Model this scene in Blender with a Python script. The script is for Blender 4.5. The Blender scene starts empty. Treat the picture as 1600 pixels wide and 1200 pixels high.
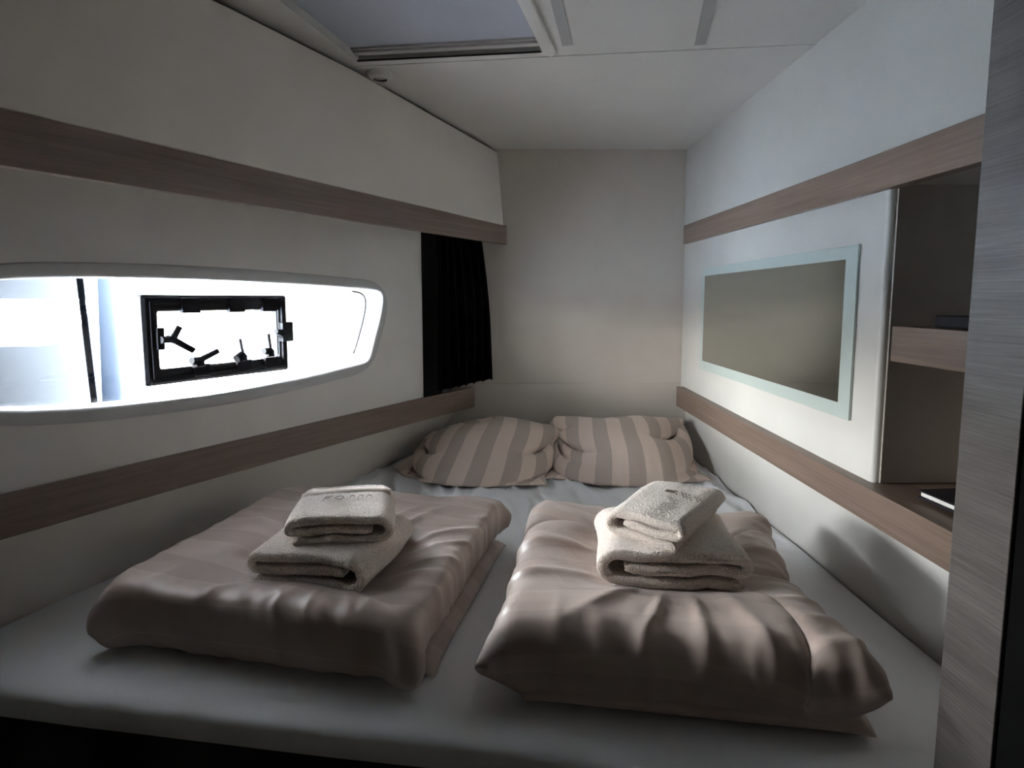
import bpy, bmesh, math, random
import numpy as np
from mathutils import Vector, Matrix, noise
random.seed(4); rng = np.random.default_rng(4)
C = bpy.context.scene.collection
Z0 = .60                                   # mattress top above the cabin sole; heights below are given from it
PI = math.pi

# ------------------------------------------------------------------ helpers
class MB:
    def __init__(s): s.v = []; s.f = []; s.uv = None
    def add(s, vs, fs):
        o = len(s.v); s.v += [tuple(p) for p in vs]; s.f += [tuple(i+o for i in f) for f in fs]; return s
    def box(s, c, size, rz=0, tilt=0):
        a, b, d = [q/2 for q in size]; M = Matrix.Translation(c) @ Matrix.Rotation(rz, 4, 'Z') @ Matrix.Rotation(tilt, 4, 'X')
        vs = [M @ Vector((x*a, y*b, z*d)) for x in(-1, 1) for y in(-1, 1) for z in(-1, 1)]
        return s.add(vs, [(0, 1, 3, 2), (4, 6, 7, 5), (0, 4, 5, 1), (2, 3, 7, 6), (0, 2, 6, 4), (1, 5, 7, 3)])
    def prism(s, pts, z0, z1):             # plan polygon, z may be per-vertex lists
        n = len(pts); a = z0 if hasattr(z0, '__len__') else [z0]*n; b = z1 if hasattr(z1, '__len__') else [z1]*n
        vs = [(p[0], p[1], a[i]) for i, p in enumerate(pts)]+[(p[0], p[1], b[i]) for i, p in enumerate(pts)]
        return s.add(vs, [tuple(range(n))[::-1], tuple(range(n, 2*n))]+[(i, (i+1) % n, n+(i+1) % n, n+i) for i in range(n)])
    def loft(s, rings, closed=True, caps=False):
        n = len(rings[0]); vs = [p for r in rings for p in r]; fs = []
        for k in range(len(rings)-1):
            for i in range(n if closed else n-1):
                j = (i+1) % n; fs.append((k*n+i, k*n+j, (k+1)*n+j, (k+1)*n+i))
        if caps: fs += [tuple(range(n))[::-1], tuple(range((len(rings)-1)*n, len(rings)*n))]
        return s.add(vs, fs)
    def tube(s, pts, r, n=10):
        pts = [Vector(p) for p in pts]; rings = []
        for i, p in enumerate(pts):
            t = (pts[min(i+1, len(pts)-1)]-pts[max(i-1, 0)]).normalized()
            a = t.cross(Vector((0, 0, 1)) if abs(t.z) < .9 else Vector((1, 0, 0))).normalized(); b = t.cross(a)
            rr = r[i] if hasattr(r, '__len__') else r
            rings.append([p+a*rr*math.cos(2*PI*k/n)+b*rr*math.sin(2*PI*k/n) for k in range(n)])
        return s.loft(rings, True, True)
    def build(s, name, m, parent=None, org=None, smooth=False, bevel=0, subsurf=0, uv=None):
        par = parent
        po = Vector((0, 0, 0))
        while par is not None: po += par.location; par = par.parent
        o3 = Vector(org)+Vector((0, 0, Z0)) if org is not None else (po if parent is not None else Vector((0, 0, 0)))
        me = bpy.data.meshes.new(name); me.from_pydata([tuple(Vector(p)+Vector((0, 0, Z0))-o3) for p in s.v], [], s.f)
        bm = bmesh.new(); bm.from_mesh(me)
        if uv is None: bmesh.ops.recalc_face_normals(bm, faces=bm.faces)
        bm.to_mesh(me); bm.free()
        if uv is not None:
            l = me.uv_layers.new(name='UVMap')
            for lp in me.loops: l.data[lp.index].uv = uv[lp.vertex_index]
        if smooth:
            for p in me.polygons: p.use_smooth = True
        ob = bpy.data.objects.new(name, me); C.objects.link(ob); me.materials.append(m)
        ob.location = o3-po; ob.parent = parent
        if bevel:
            b = ob.modifiers.new('b', 'BEVEL'); b.width = bevel; b.segments = 3; b.limit_method = 'ANGLE'; b.angle_limit = .6
            b.harden_normals = False
            for p in me.polygons: p.use_smooth = True
            w = ob.modifiers.new('w', 'WEIGHTED_NORMAL'); w.keep_sharp = True
        if subsurf:
            q = ob.modifiers.new('s', 'SUBSURF'); q.levels = q.render_levels = subsurf
        return ob
def tag(o, label=None, cat=None, group=None, kind=None):
    for k, v in (('label', label), ('category', cat), ('group', group), ('kind', kind)):
        if v: o[k] = v
    return o
def empty(name, loc, label, cat, group=None):
    o = bpy.data.objects.new(name, None); C.objects.link(o); o.location = Vector(loc)+Vector((0, 0, Z0)); o.empty_display_size = .05
    return tag(o, label, cat, group)
def structure(o): o['kind'] = 'structure'; return o

# ------------------------------------------------------------------ materials
def mat(name, col, rough=.5, **kw):
    m = bpy.data.materials.new(name); m.use_nodes = True; b = m.node_tree.nodes['Principled BSDF']
    b.inputs['Base Color'].default_value = (*col, 1); b.inputs['Roughness'].default_value = rough
    for k, v in kw.items(): b.inputs[k.replace('_', ' ')].default_value = v
    return m, m.node_tree, b
def nn(t, ty, **kw):
    n = t.nodes.new(ty)
    for k, v in kw.items():
        if k in n.inputs.keys(): n.inputs[k].default_value = v
        else: setattr(n, k, v)
    return n
def mapping(t, scale, coord='Object', rot=(0, 0, 0)):
    tc = nn(t, 'ShaderNodeTexCoord'); mp = nn(t, 'ShaderNodeMapping'); mp.inputs['Scale'].default_value = scale; mp.inputs['Rotation'].default_value = rot
    t.links.new(tc.outputs[coord], mp.inputs['Vector']); return mp.outputs[0]
def grain(t, scale, rz):
    tc = nn(t, 'ShaderNodeTexCoord'); m1 = nn(t, 'ShaderNodeMapping'); m1.inputs['Rotation'].default_value = (0, 0, rz); m2 = nn(t, 'ShaderNodeMapping'); m2.inputs['Scale'].default_value = scale
    t.links.new(tc.outputs['Object'], m1.inputs['Vector']); t.links.new(m1.outputs[0], m2.inputs['Vector']); return m2.outputs[0]
def ramp(t, fac, stops):
    r = nn(t, 'ShaderNodeValToRGB'); e = r.color_ramp.elements
    e[0].position, e[0].color = stops[0][0], (*stops[0][1], 1); e[1].position, e[1].color = stops[-1][0], (*stops[-1][1], 1)
    for p, c in stops[1:-1]: x = e.new(p); x.color = (*c, 1)
    t.links.new(fac, r.inputs[0]); return r.outputs[0]
def bump(t, b, h, strength, dist):
    n = nn(t, 'ShaderNodeBump'); n.inputs['Strength'].default_value = strength; n.inputs['Distance'].default_value = dist
    t.links.new(h, n.inputs['Height']); t.links.new(n.outputs[0], b.inputs['Normal']); return n
def paint(name, col, rough=.55, var=.03):
    m, t, b = mat(name, col, rough)
    v = mapping(t, (3, 3, 3)); nz = nn(t, 'ShaderNodeTexNoise'); nz.inputs['Scale'].default_value = 2.; nz.inputs['Detail'].default_value = 4; t.links.new(v, nz.inputs['Vector'])
    c = ramp(t, nz.outputs[0], [(.3, tuple(x*(1-var) for x in col)), (.7, tuple(min(1, x*(1+var)) for x in col))]); t.links.new(c, b.inputs['Base Color'])
    n2 = nn(t, 'ShaderNodeTexNoise'); n2.inputs['Scale'].default_value = 160.; t.links.new(v, n2.inputs['Vector']); bump(t, b, n2.outputs[0], .12, .001)
    return m
def wood(name, cols, rot, rough=.42, sc=1., coarse=1.):
    m, t, b = mat(name, cols[1], rough)
    v = grain(t, (2.2*sc, 90*sc, 90*sc), rot[2])
    a = nn(t, 'ShaderNodeTexNoise'); a.inputs['Scale'].default_value = 1.6*coarse; a.inputs['Detail'].default_value = 7; a.inputs['Roughness'].default_value = .62; a.inputs['Distortion'].default_value = .35
    t.links.new(v, a.inputs['Vector'])
    v2 = grain(t, (1.2*sc, 16*sc, 16*sc), rot[2]); a2 = nn(t, 'ShaderNodeTexNoise'); a2.inputs['Scale'].default_value = 1.2; a2.inputs['Detail'].default_value = 3; t.links.new(v2, a2.inputs['Vector'])
    mx = nn(t, 'ShaderNodeMath', operation='MULTIPLY_ADD'); t.links.new(a2.outputs[0], mx.inputs[0]); mx.inputs[1].default_value = .45; 
    mm = nn(t, 'ShaderNodeMath', operation='MULTIPLY'); t.links.new(a.outputs[0], mm.inputs[0]); mm.inputs[1].default_value = .6; t.links.new(mm.outputs[0], mx.inputs[2])
    c = ramp(t, mx.outputs[0], [(.36, cols[0]), (.52, cols[1]), (.68, cols[2])]); t.links.new(c, b.inputs['Base Color'])
    bump(t, b, a.outputs[0], .25, .0015); return m

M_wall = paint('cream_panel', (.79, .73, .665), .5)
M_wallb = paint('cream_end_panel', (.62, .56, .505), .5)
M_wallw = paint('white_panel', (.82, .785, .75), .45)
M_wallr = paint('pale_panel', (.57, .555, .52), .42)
M_ceil = paint('ceiling_panel', (.72, .695, .66), .5)
M_win = paint('window_moulding', (.62, .61, .61), .38)
M_trimL = wood('walnut_left', ((.15, .102, .080), (.195, .138, .112), (.24, .175, .145)), (0, 0, -math.atan2(.857, .515)))
M_trimR = wood('walnut_right', ((.11, .073, .054), (.155, .107, .081), (.20, .143, .112)), (0, 0, -PI/2))
M_pillar = wood('grey_oak', ((.040, .032, .029), (.078, .067, .062), (.125, .110, .102)), (0, 0, -PI/2), .45, 1.1, 2.2)
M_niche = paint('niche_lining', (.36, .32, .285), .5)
M_black = mat('black_plastic', (.010, .010, .012), .5, Specular_IOR_Level=.15)[0]
M_black2 = mat('dark_plastic', (.014, .012, .016), .6, Specular_IOR_Level=.15)[0]
M_steel = mat('grey_pin', (.05, .05, .055), .5, Specular_IOR_Level=.1)[0]
M_dark = paint('dark_base', (.012, .012, .014), .7)
M_floor = wood('cabin_sole', ((.03, .022, .018), (.05, .038, .03), (.07, .055, .045)), (0, 0, 0))
M_blind = paint('hatch_blind', (.46, .485, .55), .7)
M_rail = paint('rail_plastic', (.52, .50, .48), .35)
M_strip = paint('grey_strip', (.40, .39, .375), .5)
M_seal = mat('black_seal', (.004, .004, .004), .6)[0]
# curtain
M_curt, t, b = mat('black_curtain', (.0035, .0035, .005), .9, Specular_IOR_Level=.1)
# glass
M_glass = bpy.data.materials.new('window_glass'); M_glass.use_nodes = True; t = M_glass.node_tree; t.nodes.clear()
o = nn(t, 'ShaderNodeOutputMaterial'); mx = nn(t, 'ShaderNodeMixShader'); tr = nn(t, 'ShaderNodeBsdfTransparent'); gl = nn(t, 'ShaderNodeBsdfGlossy', Roughness=.02)
tr.inputs[0].default_value = (.93, .95, .96, 1); mx.inputs[0].default_value = .06
t.links.new(tr.outputs[0], mx.inputs[1]); t.links.new(gl.outputs[0], mx.inputs[2]); t.links.new(mx.outputs[0], o.inputs[0])
# mirror
M_mirror = mat('mirror_silver', (.66, .68, .62), .03, Metallic=1.)[0]
M_frost = mat('frosted_glass', (.50, .57, .54), .35, Metallic=.15)[0]
# satin bed linen with woven stripes; the stripes alternate along one cloth direction
def satin(name, axis, c1, c2, off=0., per=.128):
    m, t, b = mat(name, c1, .42); b.inputs['Sheen Weight'].default_value = .15; b.inputs['Sheen Roughness'].default_value = .4
    tc = nn(t, 'ShaderNodeTexCoord'); sp = nn(t, 'ShaderNodeSeparateXYZ'); t.links.new(tc.outputs['UV'], sp.inputs[0])
    ad = nn(t, 'ShaderNodeMath', operation='ADD'); t.links.new(sp.outputs[axis], ad.inputs[0]); ad.inputs[1].default_value = 10+off
    md = nn(t, 'ShaderNodeMath', operation='MODULO'); t.links.new(ad.outputs[0], md.inputs[0]); md.inputs[1].default_value = per
    gt = nn(t, 'ShaderNodeMath', operation='GREATER_THAN'); t.links.new(md.outputs[0], gt.inputs[0]); gt.inputs[1].default_value = per/2
    mc = nn(t, 'ShaderNodeMix', data_type='RGBA'); t.links.new(gt.outputs[0], mc.inputs[0]); mc.inputs[6].default_value = (*c1, 1); mc.inputs[7].default_value = (*c2, 1)
    t.links.new(mc.outputs[2], b.inputs['Base Color'])
    mr = nn(t, 'ShaderNodeMapRange'); t.links.new(gt.outputs[0], mr.inputs[0]); mr.inputs[3].default_value = .38; mr.inputs[4].default_value = .66
    t.links.new(mr.outputs[0], b.inputs['Roughness'])
    v = mapping(t, (1, 1, 1)); nz = nn(t, 'ShaderNodeTexNoise'); nz.inputs['Scale'].default_value = 16.; nz.inputs['Detail'].default_value = 5; nz.inputs['Distortion'].default_value = 1.2; t.links.new(v, nz.inputs['Vector'])
    bump(t, b, nz.outputs[0], .35, .006); return m
M_duvet = satin('striped_satin', 'Y', (.475, .378, .325), (.425, .337, .290), .02)
M_pillow = satin('striped_satin_pillow', 'X', (.78, .63, .545), (.53, .43, .37), .03, .106)
# terry cloth
def terry(name, col):
    m, t, b = mat(name, col, .95); b.inputs['Sheen Weight'].default_value = .35; b.inputs['Sheen Roughness'].default_value = .6
    v = mapping(t, (1, 1, 1)); nz = nn(t, 'ShaderNodeTexNoise'); nz.inputs['Scale'].default_value = 330.; nz.inputs['Detail'].default_value = 3; t.links.new(v, nz.inputs['Vector'])
    vo = nn(t, 'ShaderNodeTexVoronoi'); vo.inputs['Scale'].default_value = 260.; t.links.new(v, vo.inputs['Vector'])
    ad = nn(t, 'ShaderNodeMath', operation='SUBTRACT'); t.links.new(nz.outputs[0], ad.inputs[0]); t.links.new(vo.outputs[0], ad.inputs[1])
    pl_ = nn(t, 'ShaderNodeMath', operation='ADD'); t.links.new(ad.outputs[0], pl_.inputs[0]); pl_.inputs[1].default_value = .5
    c = ramp(t, pl_.outputs[0], [(.2, tuple(x*.84 for x in col)), (.62, tuple(min(1, x*1.1) for x in col))]); t.links.new(c, b.inputs['Base Color'])
    bump(t, b, ad.outputs[0], .6, .0025); return m
M_terry = terry('beige_terry', (.74, .635, .555))
M_band = paint('flat_woven_band', (.66, .56, .48), .8)
M_thread = mat('embroidery_thread', (.08, .06, .05), .6)[0]
M_threadl = mat('pale_embroidery_thread', (.33, .28, .24), .6)[0]
# sheet
M_sheet, t, b = mat('white_cotton', (.88, .89, .905), .7, Sheen_Weight=.1)
v = mapping(t, (1, 1, 1)); nz = nn(t, 'ShaderNodeTexNoise'); nz.inputs['Scale'].default_value = 9.; nz.inputs['Detail'].default_value = 4; nz.inputs['Distortion'].default_value = .8; t.links.new(v, nz.inputs['Vector']); bump(t, b, nz.outputs[0], .25, .006)

# ------------------------------------------------------------------ room shell
d = Vector((.519, .855, 0)); n = Vector((-.855, .519, 0))            # along the hull side, and outwards
P0 = Vector((-1.004, 1.132, 0))+n*.015
def HW(u, z, off=0): return P0+d*u+n*off+Vector((0, 0, z))            # point on the hull-side lining
def resample(pts, N, closed=True):
    pts = [Vector((p[0], p[1])) for p in pts]; 
    if closed: pts = pts+[pts[0]]
    L = [0]
    for a, c in zip(pts, pts[1:]): L.append(L[-1]+(c-a).length)
    out = []
    for k in range(N):
        s = L[-1]*k/N if closed else L[-1]*k/(N-1)
        for i in range(len(pts)-1):
            if L[i+1] >= s-1e-9: w = (s-L[i])/max(1e-9, L[i+1]-L[i]); out.append(pts[i].lerp(pts[i+1], min(1, w))); break
    return out
def chaikin(pts, k=2):
    pts = [Vector((p[0], p[1])) for p in pts]
    for _ in range(k):
        q = []
        for i in range(len(pts)): a, c = pts[i], pts[(i+1) % len(pts)]; q += [a.lerp(c, .25), a.lerp(c, .75)]
        pts = q
    return pts
opening = [(-.075, .66), (-.03, .705), (.034, .719), (.132, .726), (.244, .730), (.407, .732), (.609, .731), (.838, .724), (.98, .718), (1.085, .713), (1.112, .705), (1.118, .68), (1.10, .61), (1.06, .52), (1.045, .475), (1.025, .459), (.935, .452), (.80, .440), (.703, .434), (.55, .428), (.406, .428), (.186, .437), (.017, .458), (-.03, .475), (-.075, .51), (-.085, .60)]
NW = 160
op = resample(chaikin(opening, 2), NW)
cen = Vector((.45, .58))
def offset_loop(lp, k):
    out = []
    for i in range(len(lp)):
        tg = (lp[(i+1) % len(lp)]-lp[i-1]).normalized(); nr = Vector((tg.y, -tg.x))
        if nr.dot(lp[i]-cen) < 0: nr = -nr
        out.append(lp[i]+nr*k)
    for _ in range(6): out = [(out[i-1]+out[i]*2+out[(i+1) % len(out)])/4 for i in range(len(out))]
    return out
o2 = offset_loop(op, .034)
# hull-side lining with the window cut out of it
UE = 1.283                                                          # the lining ends here and rolls away behind the curtain
bm = bmesh.new()
zt, zb = .99, .27
outer = [(-2.78, zb), (UE, zb), (UE, zt), (-2.78, zt)]
ov = [bm.verts.new(HW(u, z)) for u, z in outer]; iv = [bm.verts.new(HW(p.x, p.y)) for p in o2]
es = [bm.edges.new((ov[i], ov[(i+1) % 4])) for i in range(4)]+[bm.edges.new((iv[i], iv[(i+1) % NW])) for i in range(NW)]
bmesh.ops.triangle_fill(bm, use_beauty=True, edges=es)
me_v = [tuple(v.co) for v in bm.verts]; bm.verts.index_update(); me_f = [tuple(v.index for v in f.verts) for f in bm.faces if True]
# drop faces inside the window
keep = []
for f in me_f:
    c3 = sum((Vector(me_v[i]) for i in f), Vector())/len(f); u = (c3-P0).dot(d); z = c3.z
    inside = False; j = NW-1
    for i in range(NW):
        a, c = o2[i], o2[j]
        if (a.y > z) != (c.y > z) and u < (c.x-a.x)*(z-a.y)/(c.y-a.y)+a.x: inside = not inside
        j = i
    if not inside: keep.append(f)
bm.free()
w = MB().add(me_v, keep)
roll = []
for k in range(9):                                                  # rounded far end of the lining
    a = PI/2*k/8; roll.append((UE+.115*math.sin(a), .065*(1-math.cos(a))))
roll.append((UE+.115, .095))
w.loft([[HW(u, zb, f_), HW(u, zt, f_)] for u, f_ in roll], closed=False)
wl = structure(w.build('wall_left', M_wallw))
for p in wl.data.polygons: p.use_smooth = len(p.vertices) == 4
# moulded surround and reveal, glass
prof = [(0, 0), (.05, -.0035), (.14, -.006), (.5, -.0065), (.8, -.006), (.93, -.003), (1, .004), (1.0, .03), (.99, .075)]
rings = []
for s_, dep in prof:
    rings.append([HW(*(o2[i].lerp(op[i], s_)), dep) for i in range(NW)])
win = MB(); win.loft(rings)
window = structure(win.build('window_1', M_win, smooth=True, org=tuple(HW(.45, .43, 0))))
gi = offset_loop(op, .006)
g = MB(); g.loft([[HW(p.x, p.y, .062) for p in gi], [HW(p.x, p.y, .068) for p in gi]], True, True)
g.build('window_pane', M_glass, window)
sl = MB(); ga = offset_loop(op, -.006); gb = offset_loop(op, -.0115)
seq = [i for i in range(NW) if ga[i].x > 1.035 and .47 < ga[i].y < .712]
sl.tube([HW(ga[i].x-.010, ga[i].y, .057) for i in seq], .0032, 8)
sl.build('seal', M_seal, window)

# trims
def strip_solid(line, z0s, z1s, th, nrm):                            # board following a plan polyline
    m = MB(); k = len(line); rings = []
    for i, p in enumerate(line):
        q = Vector((p[0], p[1], 0))+nrm*th
        rings.append([(p[0], p[1], z0s[i]), (p[0], p[1], z1s[i]), (q.x, q.y, z1s[i]), (q.x, q.y, z0s[i])])
    return m.loft(rings, True, True)
lowline = [(-1.48, .27), (-1.19, .80), (-1.004, 1.132), (-.811, 1.472), (-.61, 1.80), (-.36, 2.20), (-.119, 2.575)]
t1 = structure(strip_solid(lowline, [.2]*7, [.29]*7, .013, n).build('trim_1', M_trimL, bevel=.0015))
upline = [(-1.40, .225), (-.912, 1.039), (-.45, 1.806), (.017, 2.56)]
t2 = structure(strip_solid(upline, [.915, .918, .919, .92], [1.035, 1.02, 1.01, 1.0], .022, n).build('trim_2', M_trimL, bevel=.0015))
# upper hull-side panel leaning in, with its own thickness
ubot = [(-1.397, .215), (-.905, 1.035), (-.66, 1.43), (-.443, 1.80), (.006, 2.53)]
utop = [(-1.10, .45), (-.76, 1.06), (-.593, 1.345), (-.412, 1.685), (-.023, 2.57)]
ubot = [Vector((*p, z_))+n*.004 for p, z_ in zip(ubot, (1.034, 1.019, 1.013, 1.009, .999))]; utop = [Vector((*p, 1.314)) for p in utop]
m = MB(); rings = []
for a, c in zip(ubot, utop): rings.append([a, c, c+n*.018, a+n*.018])
m.loft(rings, True, True)
structure(m.build('wall_left_upper', M_wall, bevel=.002))
# locker floor and dark back above the window lining
m = MB(); m.prism([(-1.40, .20), (-.94, 1.03), (-.49, 1.80), (-.03, 2.57), (-.3, 2.62), (-2.6, 2.62), (-2.6, .2)], 1.0, 1.015)
structure(m.build('trim_5', M_wall))
m = MB(); m.prism([(-2.6, -1.25), (-2.2, -1.25), (-1.40, .20), (-2.6, .2)], 1.0, 1.015); structure(m.build('trim_6', M_wall))
# lower panel: slopes out towards the mattress
def spline(P, N):
    P = [Vector(p) for p in P]; Q = [2*P[0]-P[1]]+P+[2*P[-1]-P[-2]]; out = []
    for k in range(N+1):
        t_ = k/N*(len(P)-1); i = min(int(t_), len(P)-2); f_ = t_-i; a, b_, c, e = Q[i:i+4]
        out.append(.5*((2*b_)+(c-a)*f_+(2*a-5*b_+4*c-e)*f_**2+(3*b_-a-3*c+e)*f_**3))
    return out
ltop = spline([Vector((*p, .275))+n*.012 for p in lowline], 48)
lbot = [Vector(p) for p in [(-1.50, .28, -.02), (-1.24, .80, -.02), (-1.085, 1.132, -.02), (-.925, 1.472, -.02), (-.765, 1.80, -.02), (-.555, 2.20, -.02), (-.36, 2.575, -.02)]]
lbot = spline(lbot, 48)
m = MB(); m.loft([[c, a, a+n*.012, c+n*.012] for a, c in zip(ltop, lbot)], True, True)
lw = structure(m.build('wall_left_lower', M_wall, bevel=.001))
# hull side below and above (blocks daylight outside the window)
m = MB()
hull = [HW(-3.2, 0, .10), HW(1.75, 0, .10), HW(1.75, 0, .12), HW(-3.2, 0, .12)]
hlow = [HW(-3.2, 0, .30), HW(1.75, 0, .30), HW(1.75, 0, .32), HW(-3.2, 0, .32)]
m.prism([(p.x, p.y) for p in hlow], -.62, .19); m.prism([(p.x, p.y) for p in hull], .19, .30)
m.prism([(p.x, p.y) for p in (hull[0], hull[1], hlow[2], hlow[3])], .185, .20); m.prism([(p.x, p.y) for p in hull], .90, 1.5)
h2 = [HW(-3.2, 0, .10), HW(-.14, 0, .10), HW(-.14, 0, .12), HW(-3.2, 0, .12)]; m.prism([(p.x, p.y) for p in h2], .30, .90)
h3 = [HW(1.17, 0, .10), HW(1.75, 0, .10), HW(1.75, 0, .12), HW(1.17, 0, .12)]; m.prism([(p.x, p.y) for p in h3], .30, .90)
# collar between lining and hull round the window
cl = offset_loop(op, .045)
m.loft([[HW(p.x, p.y, .001) for p in o2], [HW(p.x, p.y, .075) for p in cl], [HW(p.x+(.05 if p.x > .5 else -.06), .30 if p.y < .57 else .90, .11) for p in cl]])
structure(m.build('wall_hull', M_dark))
# back wall
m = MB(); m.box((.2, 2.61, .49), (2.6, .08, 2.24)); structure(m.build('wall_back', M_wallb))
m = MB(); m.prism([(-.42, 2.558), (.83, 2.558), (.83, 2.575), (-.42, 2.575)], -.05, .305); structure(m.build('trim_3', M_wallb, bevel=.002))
# right wall
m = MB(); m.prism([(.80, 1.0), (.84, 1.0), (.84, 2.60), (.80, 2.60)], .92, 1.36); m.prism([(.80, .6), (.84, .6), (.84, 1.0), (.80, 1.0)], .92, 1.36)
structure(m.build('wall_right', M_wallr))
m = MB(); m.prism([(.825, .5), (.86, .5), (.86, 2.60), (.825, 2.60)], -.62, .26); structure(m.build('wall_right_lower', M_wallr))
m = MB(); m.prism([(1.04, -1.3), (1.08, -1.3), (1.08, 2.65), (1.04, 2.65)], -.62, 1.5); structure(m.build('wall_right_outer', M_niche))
t4 = structure(strip_solid([(.785, .6), (.785, 1.4), (.79, 2.55)], [.903, .908, .921], [.98, .985, 1.001], .03, Vector((1, 0, 0))).build('trim_4', M_trimR, bevel=.0015))
t7 = structure(strip_solid([(.77, .6), (.77, 1.4), (.77, 2.52)], [.21, .21, .21], [.281, .284, .296], .27, Vector((1, 0, 0))).build('trim_7', M_trimR, bevel=.0015))
# raised panel that carries the mirror, its end face is the side of the niche
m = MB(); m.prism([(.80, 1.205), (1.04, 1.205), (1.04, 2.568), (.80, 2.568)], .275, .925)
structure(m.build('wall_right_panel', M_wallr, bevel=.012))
m = MB(); m.prism([(.815, 1.200), (1.04, 1.200), (1.04, 1.2045), (.815, 1.2045)], .285, .92)
m.prism([(.81, .6), (1.04, .6), (1.04, 1.204), (.81, 1.204)], .915, .93); m.prism([(1.03, .6), (1.04, .6), (1.04, 1.204), (1.03, 1.204)], .28, .92)
structure(m.build('trim_8', M_niche))
# shelf in the niche
sh = MB(); sh.prism([(.785, .6), (1.03, .6), (1.03, 1.150), (.785, 1.150)], .556, .627)
tag(sh.build('niche_shelf', M_trimR, org=(.9, .9, .556), bevel=.0015), 'thick wooden shelf board across the dark open niche beside the mirror', 'shelf')
# ceiling with lowered panel around the hatch
HQ = [Vector((-.397, 1.664)), Vector((.109, 1.594)), Vector((-.035, 1.08)), Vector((-.535, 1.17))]   # hatch opening: far left, far right, near right, near left
FAR = [(-1.3, 1.83), (-.43, 1.715), (.17, 1.632), (.85, 1.545)]
def ring_fill(name, outer, inner, z, mt, th):
    bm = bmesh.new(); ov = [bm.verts.new((*p, z)) for p in outer]; iv = [bm.verts.new((*p, z)) for p in inner]
    es = [bm.edges.new((L_[i], L_[(i+1) % len(L_)])) for L_ in (ov, iv) for i in range(len(L_))]
    bmesh.ops.triangle_fill(bm, use_beauty=True, edges=es)
    bm.verts.index_update(); vs = [tuple(v.co) for v in bm.verts]; fs = []
    for f in bm.faces:
        c = f.calc_center_median(); ins = False; j = len(inner)-1
        for i in range(len(inner)):
            a, b_ = inner[i], inner[j]
            if (a[1] > c.y) != (b_[1] > c.y) and c.x < (b_[0]-a[0])*(c.y-a[1])/(b_[1]-a[1])+a[0]: ins = not ins
            j = i
        if not ins: fs.append(tuple(v.index for v in f.verts))
    bm.free(); m = MB().add(vs, fs)
    m.loft([[(*p, z) for p in inner], [(*p, z+th) for p in inner]])
    m.loft([[(*p, z) for p in outer], [(*p, z+th) for p in outer]])
    return structure(m.build(name, mt))
ring_fill('ceiling', [(-2.6, .55), (.9, .55), (.85, 1.545), (.17, 1.632), (-.43, 1.715), (-1.3, 1.83), (-2.6, 2.0)], [tuple(p) for p in HQ], 1.330, M_ceil, .05)
m = MB(); m.prism([(-2.6, 1.3), (.9, 1.3), (.9, 2.66), (-2.6, 2.66)], 1.338, 1.36)
o_ = structure(m.build('ceiling_back', M_ceil)); o_.location.z += 0
# cut the deckhead slab clear of the hatch
bm = bmesh.new(); bm.from_mesh(o_.data); bm.free()
o_.data.clear_geometry()
m = MB(); m.prism([(-2.6, 2.0), (-1.3, 1.81), (-.43, 1.695), (.17, 1.612), (.85, 1.525), (.9, 1.52), (.9, 2.66), (-2.6, 2.66)], 1.328, 1.37)
me = o_.data; me.from_pydata([(a, b_, c+Z0) for a, b_, c in m.v], [], m.f); 
m = MB(); m.prism([(-2.6, -1.3), (.9, -1.3), (.9, .55), (-2.6, .55)], 1.33, 1.38); structure(m.build('ceiling_entrance', M_dark))  # unseen ceiling behind the view, blackened to cut fill on the duvet fronts
m = MB(); m.prism([(-3.1, -1.35), (1.1, -1.35), (1.1, 2.7), (-3.1, 2.7)], 1.42, 1.46); structure(m.build('ceiling_deck', M_dark))
# rear of the cabin, behind the camera
m = MB(); m.box((-.9, -1.3, .43), (4.4, .06, 2.2)); structure(m.build('wall_front', M_niche))
m = MB(); m.box((-.9, .7, -.62), (4.4, 4.1, .04)); structure(m.build('floor', M_floor))
# wooden pillar and the dark edge of the door beside the camera
m = MB(); m.prism([(.62, .669), (.83, .669), (.83, .759), (.62, .759)], -.60, 1.33); structure(m.build('wall_right_end', M_pillar, bevel=.0015))
m = MB(); m.prism([(.624, .45), (.83, .45), (.83, .668), (.624, .668)], -.60, 1.33); structure(m.build('door_1', mat('black_door_edge', (.003, .003, .003), .8, Specular_IOR_Level=.05)[0], bevel=.002))

# ------------------------------------------------------------------ ceiling hatch
hc = (HQ[0]+HQ[1]+HQ[2]+HQ[3])/4
hatch = empty('roof_hatch', (hc.x, hc.y, 1.33), 'rectangular ceiling hatch with white frame and grey blue blind drawn shut', 'hatch')
def hq(s, t_, z): a = HQ[3].lerp(HQ[2], s); c = HQ[0].lerp(HQ[1], s); q = a.lerp(c, t_); return (q.x, q.y, z)
m = MB(); m.add([hq(-.0, -.0, 1.352), hq(1.0, 0, 1.352), hq(1.0, .955, 1.352), hq(0, .955, 1.352), hq(0, 0, 1.356), hq(1, 0, 1.356), hq(1, .955, 1.356), hq(0, .955, 1.356)], [(0, 1, 2, 3), (4, 5, 6, 7), (0, 1, 5, 4), (2, 3, 7, 6), (1, 2, 6, 5), (3, 0, 4, 7)])
m.build('blind', M_blind, hatch)
def bar(m, a, c, w, z0, z1):                                         # bar between plan points a and c, of width w
    a = Vector(a[:2]); c = Vector(c[:2]); tg = (c-a).normalized(); nr = Vector((-tg.y, tg.x))*w/2
    m.prism([a-nr, c-nr, c+nr, a+nr], z0, z1)
m = MB(); bar(m, hq(.0, .955, 0), hq(.985, .955, 0), .020, 1.340, 1.352); m.build('blind_rail', M_rail, hatch, bevel=.002)
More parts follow.
